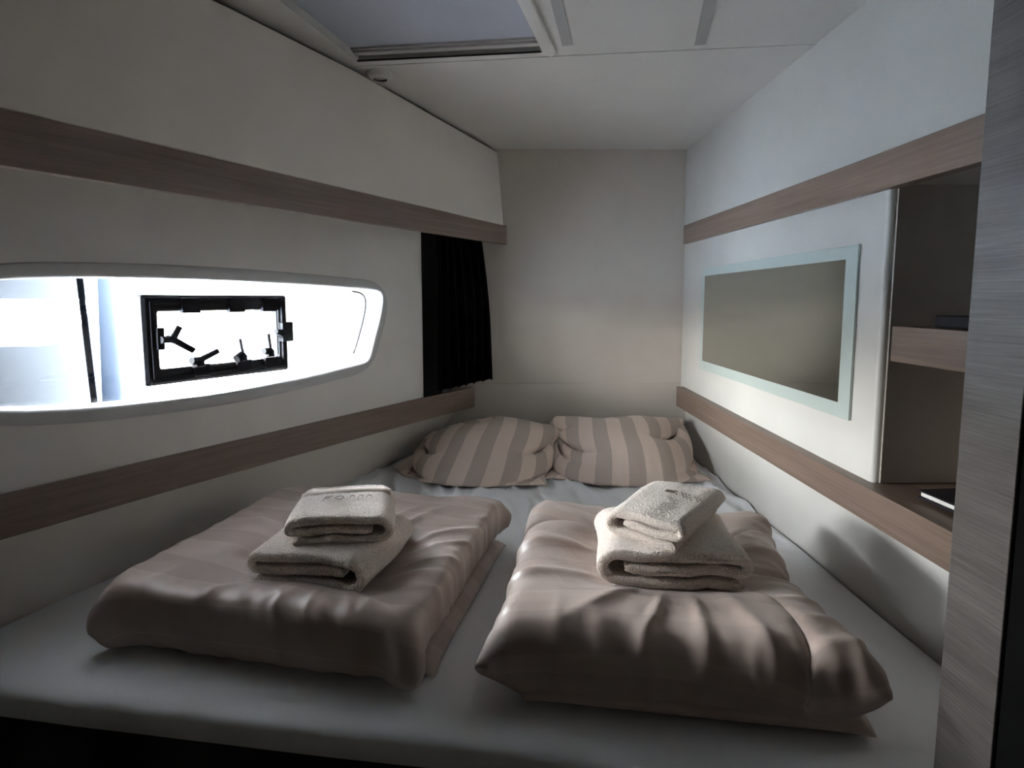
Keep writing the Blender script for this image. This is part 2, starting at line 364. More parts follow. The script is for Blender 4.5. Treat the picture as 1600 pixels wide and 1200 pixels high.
m = MB(); bar(m, hq(0.0, .925, 0), hq(.985, .925, 0), .006, 1.346, 1.352); m.build('blind_rail', M_rail, hatch, bevel=.001)
m = MB(); bar(m, hq(.0, .99, 0), hq(.985, .995, 0), .0045, 1.3292, 1.3325); m.build('seal', M_seal, hatch)
m = MB(); lp = []
e1 = (HQ[1]-HQ[0]).normalized(); e2 = (HQ[1]-HQ[2]).normalized()
a = HQ[2]; c = HQ[1]
ring = []
w_ = e1*.034
pts = [a, c-e2*.02, c+e1*.004, c+e1*.02+e2*.012, c+w_-e2*.012, a+w_]
m.prism(pts, 1.320, 1.334); m.build('frame', M_ceil, hatch, bevel=.005)
m = MB(); bar(m, (.112, 1.30), (.166, 1.547), .026, 1.3275, 1.331); structure(m.build('recess_shade_left', M_strip))  # two grey strips painted in for the shaded side walls of a ceiling recess
m = MB(); bar(m, (.40, 1.10), (.505, 1.538), .028, 1.3275, 1.331); structure(m.build('recess_shade_right', M_strip))
# small round ceiling light half hidden by the locker panel
lc = Vector((-.352, 1.735, 1.328))
lamp = empty('ceiling_light', lc, 'small round white ceiling light half hidden behind the locker panel edge', 'light')
m = MB(); rings = []
for r_, z_ in ((.036, 0), (.036, -.006), (.033, -.012), (.026, -.017), (.020, -.018)): rings.append([(lc.x+r_*math.cos(a*PI/16), lc.y+r_*math.sin(a*PI/16), lc.z+z_) for a in range(32)])
m.loft(rings); m.build('rim', M_ceil, lamp, smooth=True)
m = MB(); m.add([(lc.x+.0205*math.cos(a*PI/16), lc.y+.0205*math.sin(a*PI/16), lc.z-.012) for a in range(32)], [tuple(range(32))]); m.build('lens', M_strip, lamp)

# ------------------------------------------------------------------ mirror
mir = empty('wall_mirror', (.80, 1.8, .40), 'wide rectangular mirror with a frosted glass border on the right wall', 'mirror')
def yz(m, y0, y1, z0, z1, x0, x1): return m.prism([(x0, y0), (x1, y0), (x1, y1), (x0, y1)], z0, z1)
m = MB(); yz(m, 1.291, 2.30, .403, .803, .793, .7995); m.build('frosted_border', M_frost, mir, bevel=.0008)
m = MB(); yz(m, 1.335, 2.268, .438, .772, .7922, .7935); m.build('mirror_plate', M_mirror, mir)

# ------------------------------------------------------------------ opening port in the window
port = empty('opening_porthole', tuple(HW(.52, .465, .03)), 'black framed opening porthole with turning latches set in the long window', 'porthole')
def rect(u0, u1, z0, z1, r, N=6):
    out = []
    for cx_, cz_, a0 in ((u1-r, z1-r, 0), (u0+r, z1-r, 90), (u0+r, z0+r, 180), (u1-r, z0+r, 270)):
        for k in range(N+1): a = math.radians(a0+90*k/N); out.append((cx_+r*math.cos(a), cz_+r*math.sin(a)))
    return out
A = rect(.311, .731, .465, .692, .008); Ai = rect(.319, .723, .473, .684, .006); B = rect(.350, .703, .505, .650, .005); Bi = rect(.344, .709, .499, .656, .006)
m = MB(); R_ = lambda L_, o_: [HW(u, z, o_) for u, z in L_]
m.loft([R_(A, .062), R_(A, .032), R_(Ai, .026), R_(Bi, .028), R_(B, .034), R_(B, .062)]); m.build('outer_frame', M_black, port, smooth=False, bevel=.001)
C_ = rect(.327, .715, .481, .676, .004); D_ = rect(.335, .707, .489, .668, .004)
m = MB(); m.loft([R_(C_, .027), R_(C_, .021), R_(D_, .021), R_(D_, .028)]); m.build('inner_sash', M_black2, port, bevel=.0008)
def ubox(m, u0, u1, z0, z1, f0, f1):
    vs = [HW(u, z, f_) for u in(u0, u1) for z in(z0, z1) for f_ in(f0, f1)]
    return m.add(vs, [(0, 1, 3, 2), (4, 6, 7, 5), (0, 4, 5, 1), (2, 3, 7, 6), (0, 2, 6, 4), (1, 5, 7, 3)])
for u in (.43, .56, .665):
    m = MB(); ubox(m, u-.024, u+.024, .645, .684, .018, .034); m.build('hinge', M_black2, port, bevel=.002)
for u in (.45, .575, .665):
    m = MB(); ubox(m, u-.022, u+.022, .477, .509, .018, .034); m.build('catch', M_black2, port, bevel=.002)
m = MB(); ubox(m, .336, .354, .555, .61, .012, .034); m.build('catch', M_black2, port, bevel=.002)
m = MB(); ubox(m, .700, .738, .553, .612, .010, .034); m.build('catch', M_black, port, bevel=.003)
m = MB(); ubox(m, .6935, .6975, .515, .648, .030, .034); m.build('stay', M_steel, port)
# latches: hub plus lever
def latch(u, z, arms, pin=None):
    g_ = MB(); c = HW(u, z, .012); g_.tube([HW(u, z, .030), HW(u, z, .008), HW(u, z, .004)], [.011, .011, .008], 14)
    for du, dz, wd in arms:
        g_.tube([HW(u, z, .012), HW(u+du*.5, z+dz*.5, .010), HW(u+du, z+dz, .008)], [wd*1.5, wd*1.35, wd*1.3], 8)
    L_ = g_.build('latch', M_black, port)
    if pin: MB().tube([HW(u+.004, z, .012), HW(u+pin[0], z+pin[1], .012)], .005, 8).build('lever', M_steel, L_)
latch(.372, .580, [(.018, .032, .006), (.050, -.032, .0065), (-.03, .0, .007)])
latch(.437, .520, [(.052, .022, .006), (-.022, .002, .008), (0, -.016, .010)])
latch(.562, .523, [(-.020, -.008, .009), (0, -.016, .010)], (-.004, .048))
latch(.652, .528, [(-.022, .002, .007), (0, -.016, .009)], (-.002, .052))
latch(.700, .580, [(-.026, .006, .006), (-.012, -.010, .006)])

# ------------------------------------------------------------------ curtain
N_, K_ = 240, 36
ca = Vector((-.272, 2.362)); cb = Vector((-.055, 2.515))
m = MB(); vs = []
tg = (cb-ca).normalized(); nr = Vector((tg.y, -tg.x))
for k in range(K_+1):
    t_ = k/K_; z = .955-t_*(.955-.300)
    fl = .80+.22*math.sin(min(1, t_*1.5)*PI/2)
    for i in range(N_+1):
        s = i/N_; wv = .020*math.sin(s*2*PI*6.5+.5*math.sin(3*t_))+.006*math.sin(s*41+2*t_)
        p = ca+(cb-ca)*s*fl+nr*wv*(.6+.4*t_)+Vector((.004*math.sin(5*t_+s*9), 0))
        zz = z+(t_**3)*(.030*s+.006*math.sin(s*2*PI*6.5+1))
        vs.append((p.x, p.y, zz))
W_ = N_+1
m.add(vs, [(k*W_+i, k*W_+i+1, (k+1)*W_+i+1, (k+1)*W_+i) for k in range(K_) for i in range(N_)])
cu = m.build('curtain', M_curt, smooth=True, org=(-.18, 2.43, .305)); tag(cu, 'black pleated curtain gathered at the far end of the hull side window', 'curtain')
so = cu.modifiers.new('t', 'SOLIDIFY'); so.thickness = .002

# ------------------------------------------------------------------ berth: base, mattress
left = [(-1.115, 1.02), (-1.10, 1.05), (-1.013, 1.283), (-.901, 1.527), (-.74, 1.87), (-.591, 2.157), (-.43, 2.43), (-.375, 2.545)]
left = [(x+.003, y) for x, y in left]
front = [(.615, .712), (.40, .742), (.141, .782), (.02, .803), (-.189, .846), (-.40, .880), (-.604, .915), (-.80, .952), (-.896, .972), (-1.03, 1.0), (-1.115, 1.02)]
right = [(.818, 2.545), (.818, .80), (.618, .765)]
poly = left+right+front
# sheet surface as a grid between left/front boundary curves
def interp(L_, y):
    if y <= L_[0][1]: return L_[0][0]
    for a, c in zip(L_, L_[1:]):
        if a[1] <= y <= c[1]: return a[0]+(c[0]-a[0])*(y-a[1])/max(1e-9, c[1]-a[1])
    return L_[-1][0]
fr = sorted(front)
def fy(x):
    if x <= fr[0][0]: return fr[0][1]
    for a, c in zip(fr, fr[1:]):
        if a[0] <= x <= c[0]: return a[1]+(c[1]-a[1])*(x-a[0])/(c[0]-a[0])
    return fr[-1][1]
NX, NY = 220, 260
vs = []
for j in range(NY+1):
    v_ = j/NY
    for i in range(NX+1):
        u_ = i/NX
        xf = -1.115+u_*(.6165+1.115); yf = fy(xf)
        xb = -.381+u_*(.818+.381)
        # blend from the front edge to the back edge, sides clamped to the walls
        y = yf+(2.545-yf)*v_
        xl = interp(left, y); xr = .6165+(.818-.6165)*min(1, max(0, (y-.762)/.05))
        x = xl+(xr-xl)*u_
        ed = 1-math.exp(-((y-yf)/.012)**1)
        far = max(0, min(1, (y-1.45)/.5))
        nz_ = noise.noise(Vector((x*9+y*3, y*3.2, 0)))
        rid = (1-abs(noise.noise(Vector((x*15+2*y, y*4.5+3, 1.7)))))**4
        z = -.006*(1-ed)+far*(.009*nz_+.019*rid-.008)+.0035*noise.noise(Vector((x*3, y*3, 4)))
        z -= .004
        vs.append((x, y, z))
m = MB(); W_ = NX+1
m.add(vs, [(j*W_+i, j*W_+i+1, (j+1)*W_+i+1, (j+1)*W_+i) for j in range(NY) for i in range(NX)])
# rolled front edge and hanging side
rings = []
for q, (dy, dz) in enumerate([(0, 0), (-.006, -.004), (-.009, -.011), (-.009, -.03), (-.004, -.052), (.004, -.060)]):
    rings.append([(vs[i][0], vs[i][1]+dy, vs[i][2]+dz-(.004*math.sin(vs[i][0]*3) if q > 3 else 0)) for i in range(NX+1)])
m.loft(rings, closed=False)
mattress = m.build('mattress', M_sheet, smooth=True, org=(0, 1.7, -.06))
bmm = bmesh.new(); bmm.from_mesh(mattress.data); bmesh.ops.remove_doubles(bmm, verts=bmm.verts, dist=.0002); bmm.to_mesh(mattress.data); bmm.free()
tag(mattress, 'large tapering mattress in a white fitted sheet filling the cabin berth', 'mattress')
m = MB(); inner = [(x+(.012 if x < 0 else -.004), y+.02) for x, y in front]
m.prism([(.612, .732)]+[(x, y+.02) for x, y in front[1:]]+[(x+.02, y) for x, y in left[1:]]+[(.816, 2.54), (.816, .81), (.612, .765)], -.60, -.062)
base = m.build('berth_base', M_dark, org=(0, 1.7, -.60)); tag(base, 'dark berth base carrying the white mattress', 'bed base')

# ------------------------------------------------------------------ inflated cloth (two sheets sewn along the rim), relaxed numerically
def tuck(X, T0, k):                                                  # underside drawn in below the rim
    if not k: return X
    X = X.copy(); g_ = np.clip(1-X[:, 2]/.075, 0, 1)**1.5; X[:, :2] += (T0[:2]-X[:, :2])*(k*g_)[:, None]; return X
def cushion(W, D, nx, ny, place, vol, zmax, floor, steps=100, iters=6, shape=None, extra=None, gravity=2.0, pk=70., cap_soft=.35, seed=0, h0=.03, post=None, tk=0.):
    r = np.random.default_rng(seed)
    us = np.linspace(-W/2, W/2, nx+1); vs_ = np.linspace(-D/2, D/2, ny+1)
    U, V = np.meshgrid(us, vs_, indexing='ij')
    nt = (nx+1)*(ny+1); top = np.arange(nt).reshape(nx+1, ny+1)
    bot = top.copy(); k = nt
    bi = np.arange((nx-1)*(ny-1)).reshape(nx-1, ny-1)+nt; bot[1:-1, 1:-1] = bi
    prof = h0*(1-(2*U/W)**6)*(1-(2*V/D)**6)
    loc_top = np.stack([U, V, prof+h0], -1); loc_bot = np.stack([U, V, -prof+h0], -1)
    X = np.zeros((nt+(nx-1)*(ny-1), 3)); X[bot.ravel()] = loc_bot.reshape(-1, 3); X[top.ravel()] = loc_top.reshape(-1, 3)
    X[:, 2] += r.normal(0, .0006, len(X))
    if shape is not None: sx = shape(X[:, 1]/D+.5); X[:, 0] *= sx
    R0 = np.array(place[0]); T0 = np.array(place[1]); X = X@R0.T+T0
    rest_u = W/nx; rest_v = D/ny; diag = math.hypot(rest_u, rest_v)
    B = []
    def addb(g, sl1, sl2, rest, kk):
        a = g[sl1].ravel(); c = g[sl2].ravel()
        if len(a): B.append((a, c, rest, kk))
    for gi_, g in enumerate((top, bot)):
        for par in (0, 1):
            e = slice(par, nx, 2); f_ = slice(par+1, nx+1, 2)
            ys = slice(None) if gi_ == 0 else slice(1, -1)
            addb(g, (e, ys), (f_, ys), rest_u, 1.)
            e = slice(par, ny, 2); f_ = slice(par+1, ny+1, 2); xs = slice(None) if gi_ == 0 else slice(1, -1)
            addb(g, (xs, e), (xs, f_), rest_v, 1.)
            addb(g, (slice(par, nx, 2), slice(0, ny)), (slice(par+1, nx+1, 2), slice(1, ny+1)), diag, .35)
            addb(g, (slice(par+1, nx+1, 2), slice(0, ny)), (slice(par, nx, 2), slice(1, ny+1)), diag, .35)
        for q in range(4):                                           # bending
            a0 = g[q:nx-1:4, :]; c0 = g[q+2:nx+1:4, :]; L_ = min(len(a0), len(c0))
            if L_: B.append((a0[:L_].ravel(), c0[:L_].ravel(), 2*rest_u, .06))
            a0 = g[:, q:ny-1:4]; c0 = g[:, q+2:ny+1:4]; L_ = min(a0.shape[1], c0.shape[1])
            if L_: B.append((a0[:, :L_].ravel(), c0[:, :L_].ravel(), 2*rest_v, .06))
    fx = []
    for g, s in ((top, 1), (bot, -1)):
        q = [g[:-1, :-1].ravel(), g[1:, :-1].ravel(), g[1:, 1:].ravel(), g[:-1, 1:].ravel()]
        q = q if s > 0 else q[::-1]; fx.append(np.stack(q, 1))
    F = np.concatenate(fx)
    Vel = np.zeros_like(X); dt = 1/60.; A0 = rest_u*rest_v
    for st in range(steps):
        d1 = X[F[:, 2]]-X[F[:, 0]]; d2 = X[F[:, 3]]-X[F[:, 1]]; nf = .5*np.cross(d1, d2)
        cf = X[F].mean(1); Vn = (cf*nf).sum()/3
        pr = max(0, vol/max(Vn, 1e-5)-1); pr = min(pr, 3.)
        acc = np.zeros_like(X)
        for k2 in range(4):
            for ax in range(3): acc[:, ax] += np.bincount(F[:, k2], nf[:, ax], len(X))
        Vel += (pk*pr*acc/(4*A0))*dt; Vel[:, 2] -= gravity*dt
        Pp = X.copy(); X = X+Vel*dt
        for it in range(iters):
            for a, c, rest, kk in B:
                dd = X[c]-X[a]; L_ = np.sqrt((dd*dd).sum(1))+1e-9; co = (.5*kk*(L_-rest)/L_)[:, None]*dd
                X[a] += co; X[c] -= co
            fl = floor(X); under = X[:, 2] < fl
            X[:, 2] = np.where(under, fl, X[:, 2])
            X[under, :2] += .5*(Pp[under, :2]-X[under, :2])
            zm = zmax(X); ov_ = X[:, 2]-zm; X[:, 2] -= np.where(ov_ > 0, ov_*cap_soft, 0)
            if extra is not None: X = extra(X)
        Vel = (X-Pp)/dt*.93
    print('cushion', X.min(0).round(3), X.max(0).round(3), 'vol', round(float(Vn), 4), 'target', vol, 'rim z', X[top[0, ny//2]].round(3), X[top[nx//2, 0]].round(3))
    if post is not None:
        d1 = X[F[:, 2]]-X[F[:, 0]]; d2 = X[F[:, 3]]-X[F[:, 1]]; nf = np.cross(d1, d2); N = np.zeros_like(X)
        for k2 in range(4):
            for ax in range(3): N[:, ax] += np.bincount(F[:, k2], nf[:, ax], len(X))
        N /= np.linalg.norm(N, axis=1)[:, None]+1e-12; X = tuck(X, T0, tk)+N*post(X, N)[:, None]; X[:, 2] = np.maximum(X[:, 2], .001)
    m = MB(); m.v = [tuple(p) for p in X]; m.f = [tuple(int(i) for i in f) for f in F]
    uv = [None]*len(X)
    for g in (bot, top):
        for i in range(nx+1):
            for j in range(ny+1): uv[g[i, j]] = (us[i], vs_[j])
    return m, uv
def rotz(a): c, s = math.cos(a), math.sin(a); return [[c, -s, 0], [s, c, 0], [0, 0, 1]]
def dent(cx, cy, a, hw, hd, depth, soft=.05):                       # flat dip pressed by a towel stack
    ca_, sa_ = math.cos(a), math.sin(a)
    def f(X):
        x = X[:, 0]-cx; y = X[:, 1]-cy; lx = x*ca_+y*sa_; ly = -x*sa_+y*ca_
        dx = np.maximum(np.abs(lx)-hw, 0); dy = np.maximum(np.abs(ly)-hd, 0); q = np.sqrt(dx*dx+dy*dy)/soft
        return depth*np.exp(-q*q)
    return f
def sm(a, b_, x): t_ = min(1, max(0, (x-a)/(b_-a))); return t_*t_*(3-2*t_)
def ridge(x, y, z=0.): return max(0., 1-2.6*abs(noise.noise(Vector((x, y, z)))))**2
def creases(T, c0, Rm, hw, hd, amp=1., sd=0.):                       # folds running out from the towels and across the rims
    def f(X, N):
        L_ = (X-c0)@Rm; out = np.zeros(len(X))
        for i, p in enumerate(X):
            dx = p[0]-T[0]; dy = p[1]-T[1]; r_ = math.hypot(dx, dy); th_ = math.atan2(dy, dx)
            lx, ly = L_[i, 0], L_[i, 1]; up = sm(-.2, .5, N[i, 2])
            a_ = sm(.13, .2, r_)*(1-sm(.27, .42, r_))*(ridge(math.cos(th_)*3.2+sd, math.sin(th_)*3.2, r_*2.2)-.35)*.0085*up
            fr_ = sm(hd-.17, hd-.05, -ly)*(ridge(lx*13+sd, ly*3.0, 2.)-.3)*.0045
            sd_ = sm(hw-.16, hw-.05, lx)*(ridge(lx*4+ly*3, ly*15+sd, 5.)-.3)*.0060
            bk_ = sm(hd-.2, hd-.08, ly)*(ridge(lx*9+sd+ly*3, ly*4, 7.)-.3)*.0045
            lf_ = sm(hw-.12, hw-.04, -lx)*(ridge(lx*3, ly*12+sd, 9.)-.3)*.0030
            g_ = noise.noise(Vector((p[0]*6+sd, p[1]*6, 1)))*.004*up+noise.noise(Vector((p[0]*22+sd+p[1]*9, p[1]*18, 1)))*.0012
            out[i] = amp*(a_+fr_+sd_+bk_+lf_+g_)
        return out
    return f
TL = (-.365, 1.215, math.radians(-12)); TR = (.345, 1.180, math.radians(-7))
dl = dent(TL[0], TL[1], TL[2], .11, .09, .030, .07); dr = dent(TR[0], TR[1], TR[2], .12, .09, .030, .07)
import time; T_ = time.time()
# --- left duvet
aL = math.radians(-13.5); cL = np.array((-.395, 1.306, 0.)); RL = np.array(rotz(aL))
def floorL(X):
    l = (X-cL)@RL; s = np.clip((l[:, 0]-.16)/.14, 0, 1); s2 = s*s*(3-2*s)
    return .0025+.045*s2*np.clip((l[:, 1]+.33)/.08, 0, 1)
def confine(c0, Rm, hw, hd, tip=.022):
    def f(X):
        L_ = (X-c0)@Rm
        lx = hw+tip*np.minimum(1, np.abs(L_[:, 1]/hd))**12; ly = hd+tip*np.minimum(1, np.abs(L_[:, 0]/hw))**12
        L_[:, 0] -= np.sign(L_[:, 0])*.5*np.maximum(0, np.abs(L_[:, 0])-lx); L_[:, 1] -= np.sign(L_[:, 1])*.5*np.maximum(0, np.abs(L_[:, 1])-ly)
        return L_@Rm.T+c0
    return f
gapL = confine(cL, RL, .328, .318)
mL, uvL = cushion(.735, .715, 88, 86, (RL, cL), .0600, lambda X: .140-dl(X)+.006*np.sin(X[:, 0]*17+2)*np.sin(X[:, 1]*13), floorL, seed=1, extra=gapL, post=creases(TL, cL, RL, .34, .33, 1., 3.1), tk=.09)
duv = mL.build('duvet', M_duvet, smooth=True, org=(cL[0], cL[1], 0), subsurf=1, uv=uvL)
tag(duv, 'folded beige satin duvet with faint stripes, nearest the window, left half of bed', 'duvet', 'folded duvets')
def floor0(X): return .0025+0*X[:, 0]
mU, uvU = cushion(.63, .58, 48, 46, (RL, np.array((-.360, 1.325, 0))), .0140, lambda X: .043+0*X[:, 0], floor0, steps=70, seed=2, h0=.012)
mU.build('lower_fold', M_duvet, parent=duv, smooth=True, subsurf=1, uv=uvU)
# --- right duvet
aR = math.radians(-9.5); cR = np.array((.320, 1.168, 0.)); RR = np.array(rotz(aR))
def floorR(X):
    l = (X-cR)@RR; s = np.clip((l[:, 0]-.20)/.10, 0, 1); s2 = s*s*(3-2*s)
    return .0025+.035*s2
def wallR(X): X[:, 0] = np.clip(X[:, 0], -2, .812); return X
conR = confine(cR, RR, .298, .316)
mR, uvR = cushion(.69, .74, 84, 88, (RR, cR), .0625, lambda X: .146-dr(X)+.006*np.sin(X[:, 0]*15)*np.sin(X[:, 1]*14+1), floorR, seed=3, shape=lambda v_: .96+.10*v_, extra=lambda X: wallR(conR(X)), post=creases(TR, cR, RR, .31, .35, 1.1, 8.4), tk=.09)
duv2 = mR.build('duvet', M_duvet, smooth=True, org=(cR[0], cR[1], 0), subsurf=1, uv=uvR)
tag(duv2, 'folded beige satin duvet lying beside the mirror wall, right half of bed', 'duvet', 'folded duvets')
mU, uvU = cushion(.55, .58, 46, 48, (RR, np.array((.352, 1.150, 0))), .0115, lambda X: .034+0*X[:, 0], floor0, steps=70, seed=4, h0=.012, extra=wallR)
mU.build('lower_fold', M_duvet, parent=duv2, smooth=True, subsurf=1, uv=uvU)
# --- pillows leaning on the back wall
def tiltm(a, tx): return np.array(rotz(a))@np.array([[1, 0, 0], [0, math.cos(tx), -math.sin(tx)], [0, math.sin(tx), math.cos(tx)]])
def capP(X): return .225-.14*np.clip((2.36-X[:, 1])/.32, 0, 1)
def wallsP(lo, hi):
    def f(X):
        X[:, 1] = np.minimum(X[:, 1], 2.552); X[:, 0] = np.clip(X[:, 0], lo(X[:, 1]) if callable(lo) else lo, hi(X[:, 1]) if callable(hi) else hi); return X
    return f
def pcrease(cx_, cy_, sd):
    def f(X, N):
        return np.array([(sm(-.2, .4, N[i, 2])*.0+1)*(sm(.02, .16, cy_+.02-p[1])*(ridge(p[0]*11+sd, p[1]*3-p[2]*3+p[0]*4)-.3)*.006+noise.noise(Vector((p[0]*9+sd, p[1]*9, p[2]*9)))*.003) for i, p in enumerate(X)])
    return f
def floorP(X): return .0025+.195*np.clip((X[:, 1]-2.20)/.32, 0, 1)
def slantP(X): X[:, 1] = np.minimum(X[:, 1], 2.552); return X
mid = lambda y: .160+(y-2.10)*.24
pl, uvp = cushion(.635, .49, 72, 56, (tiltm(math.radians(-14), math.radians(24)), np.array((-.085, 2.335, .08))), .0195, lambda X: .235+0*X[:, 0], floorP, seed=5, gravity=2, pk=20.,
                  extra=wallsP(-.60, lambda y: .205+(y-2.1)*.24+0*y), post=pcrease(-.07, 2.2, 1.3))
p1 = pl.build('pillow', M_pillow, smooth=True, org=(-.05, 2.33, 0), subsurf=1, uv=uvp)
tag(p1, 'striped pink beige pillow on the curtain side, left one of the pair', 'pillow', 'striped pillows')
pl, uvp = cushion(.64, .49, 72, 56, (tiltm(math.radians(-3), math.radians(24)), np.array((.485, 2.33, .08))), .0195, lambda X: .235+0*X[:, 0], floorP, seed=6, gravity=2, pk=20.,
                  extra=wallsP(-2., .80), post=pcrease(.48, 2.2, 4.2))
p2 = pl.build('pillow', M_pillow, smooth=True, org=(.48, 2.33, 0), subsurf=1, uv=uvp)
tag(p2, 'striped pink beige pillow against the mirror wall, right one of the pair', 'pillow', 'striped pillows')
print('cushions', round(time.time()-T_, 1), 's')

# ------------------------------------------------------------------ towels
def towel(cx, cy, z0, rz, W, D, H, th, mirror, sag, seed, label, band=None, marks=None, curl=0.):
    r = (H-th)/4; R_2 = (H-th)/2; a = W/2
    P = []
    xb0 = -a+.018; 
    P.append((xb0, th/2)); P.append((a-R_2-th/2, th/2))
    c = (a-R_2-th/2, th/2+R_2)
    for k in range(1, 13): g_ = -PI/2+PI*k/13; P.append((c[0]+R_2*math.cos(g_)*1.0, c[1]+R_2*math.sin(g_)))
    P.append((a-R_2-th/2, H-th/2)); P.append((-a+r+th/2, H-th/2))
    c = (-a+r+th/2, H-th/2-r)
    for k in range(1, 9): g_ = PI/2+PI*k/9; P.append((c[0]+r*math.cos(g_), c[1]+r*math.sin(g_)))
    P.append((-a+r+th/2, H-th/2-2*r)); P.append((a-R_2-th*1.15, H-th/2-2*r+.001))
    NP = 150; pts = resample(P, NP, closed=False)
    ML = max(60, int(D/.0022)); rings = []
    for j in range(ML+1):
        s = j/ML; y = -D/2+D*s
        e = min(s, 1-s)*D; tk = th*.5*math.sqrt(max(.02, 1-max(0, 1-e/.007)**2))
        up = []; dn = []
        for i, p in enumerate(pts):
            tg_ = (pts[min(i+1, NP-1)]-pts[max(i-1, 0)]).normalized(); nr_ = Vector((-tg_.y, tg_.x))
            ee = min(i, NP-1-i)/NP*3; tt = tk*(min(1, .55+ee*8))
            q = noise.noise(Vector((p.x*25+seed, p.y*30, y*14)))*.0035
            up.append(p+nr_*(tt+q*.35)+Vector((0, q))); dn.append(p-nr_*(tt-q*.35)+Vector((0, q)))
        ring_ = []
        for q in up+dn[::-1]:
            x = q.x; z = max(q.y, 0.0); f_ = z/H
            z2 = z-sag*f_*(abs(x)/a)**2*.8-sag*f_*((2*s-1)**4)*.7
            yy = y+ .006*math.sin(x*26+seed)*(1 if s < .5 else -1)*abs(2*s-1)**3-curl*f_*(x/a)*.02
            xx = x*(1+.03*math.sin(y*20+seed))
            if mirror: xx = -xx
            nzv = noise.noise(Vector((xx*330, yy*330, z2*330+seed)))*.0016
            ring_.append((xx+nzv*.5, yy+nzv*.4, max(z2+nzv, .0005)))
        rings.append(ring_)
    ca_, sa_ = math.cos(rz), math.sin(rz)
    root_loc = (cx, cy, z0)
    tr_ = lambda p: (cx+p[0]*ca_-p[1]*sa_, cy+p[0]*sa_+p[1]*ca_, z0+p[2])
    m = MB(); m.loft([[tr_(p) for p in R3] for R3 in rings], True, True)
    ob = m.build('folded_towel', M_terry, org=root_loc, smooth=True); tag(ob, label, 'towel', 'folded towels on the duvets')
    ztop = lambda x, y: H-sag*(abs(x)/a)**2*.8-sag*((2*y/D)**4)*.7
    if band:                                                        # flat woven border running over the top and round the side
        m = MB(); y0_, y1_ = band; pr = []
        sgn = -1 if mirror else 1
        for k in range(40):
            x = -a*.93+2*a*.93*k/39; pr.append((x*1., ztop(x, (y0_+y1_)/2)+.0025-(.004 if abs(x) > a*.86 else 0)))
        for k in range(1, 7):                                       # down the side with the large fold
            g_ = PI/2-PI*k/7*.8; pr.append((sgn*(a-R_2-th/2+(R_2+th/2+.0015)*math.cos(g_)) , th/2+R_2+(R_2+th/2)*math.sin(g_)-sag*.7)) if sgn > 0 else None
        rr = []
        for y in (y0_, y0_+.0012, y1_-.0012, y1_): rr.append([tr_((x, y, z-(.004 if y in (y0_, y1_) else 0))) for x, z in pr])
        m.loft(rr, closed=False); m.build('woven_band', M_band, ob, smooth=True)
    if marks:
        ml = MB()
        for (x0, y0_, x1, y1_, w_2) in marks[1]:
            q0 = Vector(tr_((x0, y0_, ztop(x0, y0_)+.0038))); q1 = Vector(tr_((x1, y1_, ztop(x1, y1_)+.0038))); ml.tube([q0, q1], w_2, 6)
        ml.build('embroidery', marks[0], ob)
    return ob
zt1 = .107
towel(TL[0], TL[1], zt1+.003, TL[2], .265, .25, .074, .021, False, .006, 1, 'larger beige terry towel folded flat under the bright embroidered towel, on the left duvet')
mk = []
def stroke(x0, y0_, x1, y1_, w_2=.0009): mk.append((x0, y0_, x1, y1_, w_2))
# small embroidered lettering on the left upper towel: F O and further faint letters
stroke(-.045, -.015, -.041, .010); stroke(-.041, .010, -.026, .010); stroke(-.043, .0, -.031, .0)
for k in range(10):
    a0, a1 = 2*PI*k/10, 2*PI*(k+1)/10; stroke(-.010+.009*math.cos(a0), -.002+.010*math.sin(a0), -.010+.009*math.cos(a1), -.002+.010*math.sin(a1))
for cx_ in (.012, .030, .048): stroke(cx_, -.008, cx_+.002, .008); stroke(cx_+.002, .008, cx_+.010, .006); stroke(cx_+.010, .006, cx_+.010, -.006)
towel(-.352, 1.245, zt1+.072, math.radians(9), .215, .21, .062, .018, False, .006, 2.7, 'small pale beige terry towel with woven band, topmost on the left duvet', band=(.040, .070), marks=(M_threadl, list(mk)), curl=.3)
zt2 = .119
towel(TR[0], TR[1], zt2+.003, TR[2], .29, .25, .078, .022, True, .006, 4.1, 'larger beige terry towel folded flat under the tilted towel, on the right duvet')
mk = []
stroke(-.012, .030, .012, .034, .0013); stroke(-.012, .022, .010, .024, .0013)
for i in range(6):
    for j in range(3):
        if (i*3+j) % 4 != 1: stroke(.020+i*.009-.003*j, .034-j*.009-i*.0035, .024+i*.009-.003*j, .033-j*.009-i*.0035, .0012)
towel(.352, 1.20, zt2+.077, math.radians(-36), .175, .255, .062, .018, True, .007, 6.3, 'small beige terry towel turned at an angle, topmost on the right duvet', marks=(M_thread, list(mk)), curl=.4)

# ------------------------------------------------------------------ things in the niche
bk = empty('notebook', (.88, 1.02, .285), 'thin dark notebook with pale page edges lying in the niche floor', 'notebook')
def rbox(m, c, s, rz): return m.box(c, s, rz)
M_page = mat('paper_edge', (.62, .60, .57), .7)[0]
m = MB(); m.box((.90, 1.00, .2975), (.135, .20, .010), math.radians(4)); m.build('pages', M_page, bk, bevel=.003)
m = MB(); m.box((.90, 1.00, .2905), (.145, .205, .003), math.radians(4)); m.box((.90, 1.00, .3045), (.145, .205, .003), math.radians(4)); m.build('cover', M_black2, bk, bevel=.001)
bx = MB(); bx.box((.895, 1.065, .627+.011), (.11, .09, .022)); 
tag(bx.build('flat_case', M_black2, org=(.895, 1.065, .627), bevel=.002), 'small flat black case lying on the wooden niche shelf', 'case')

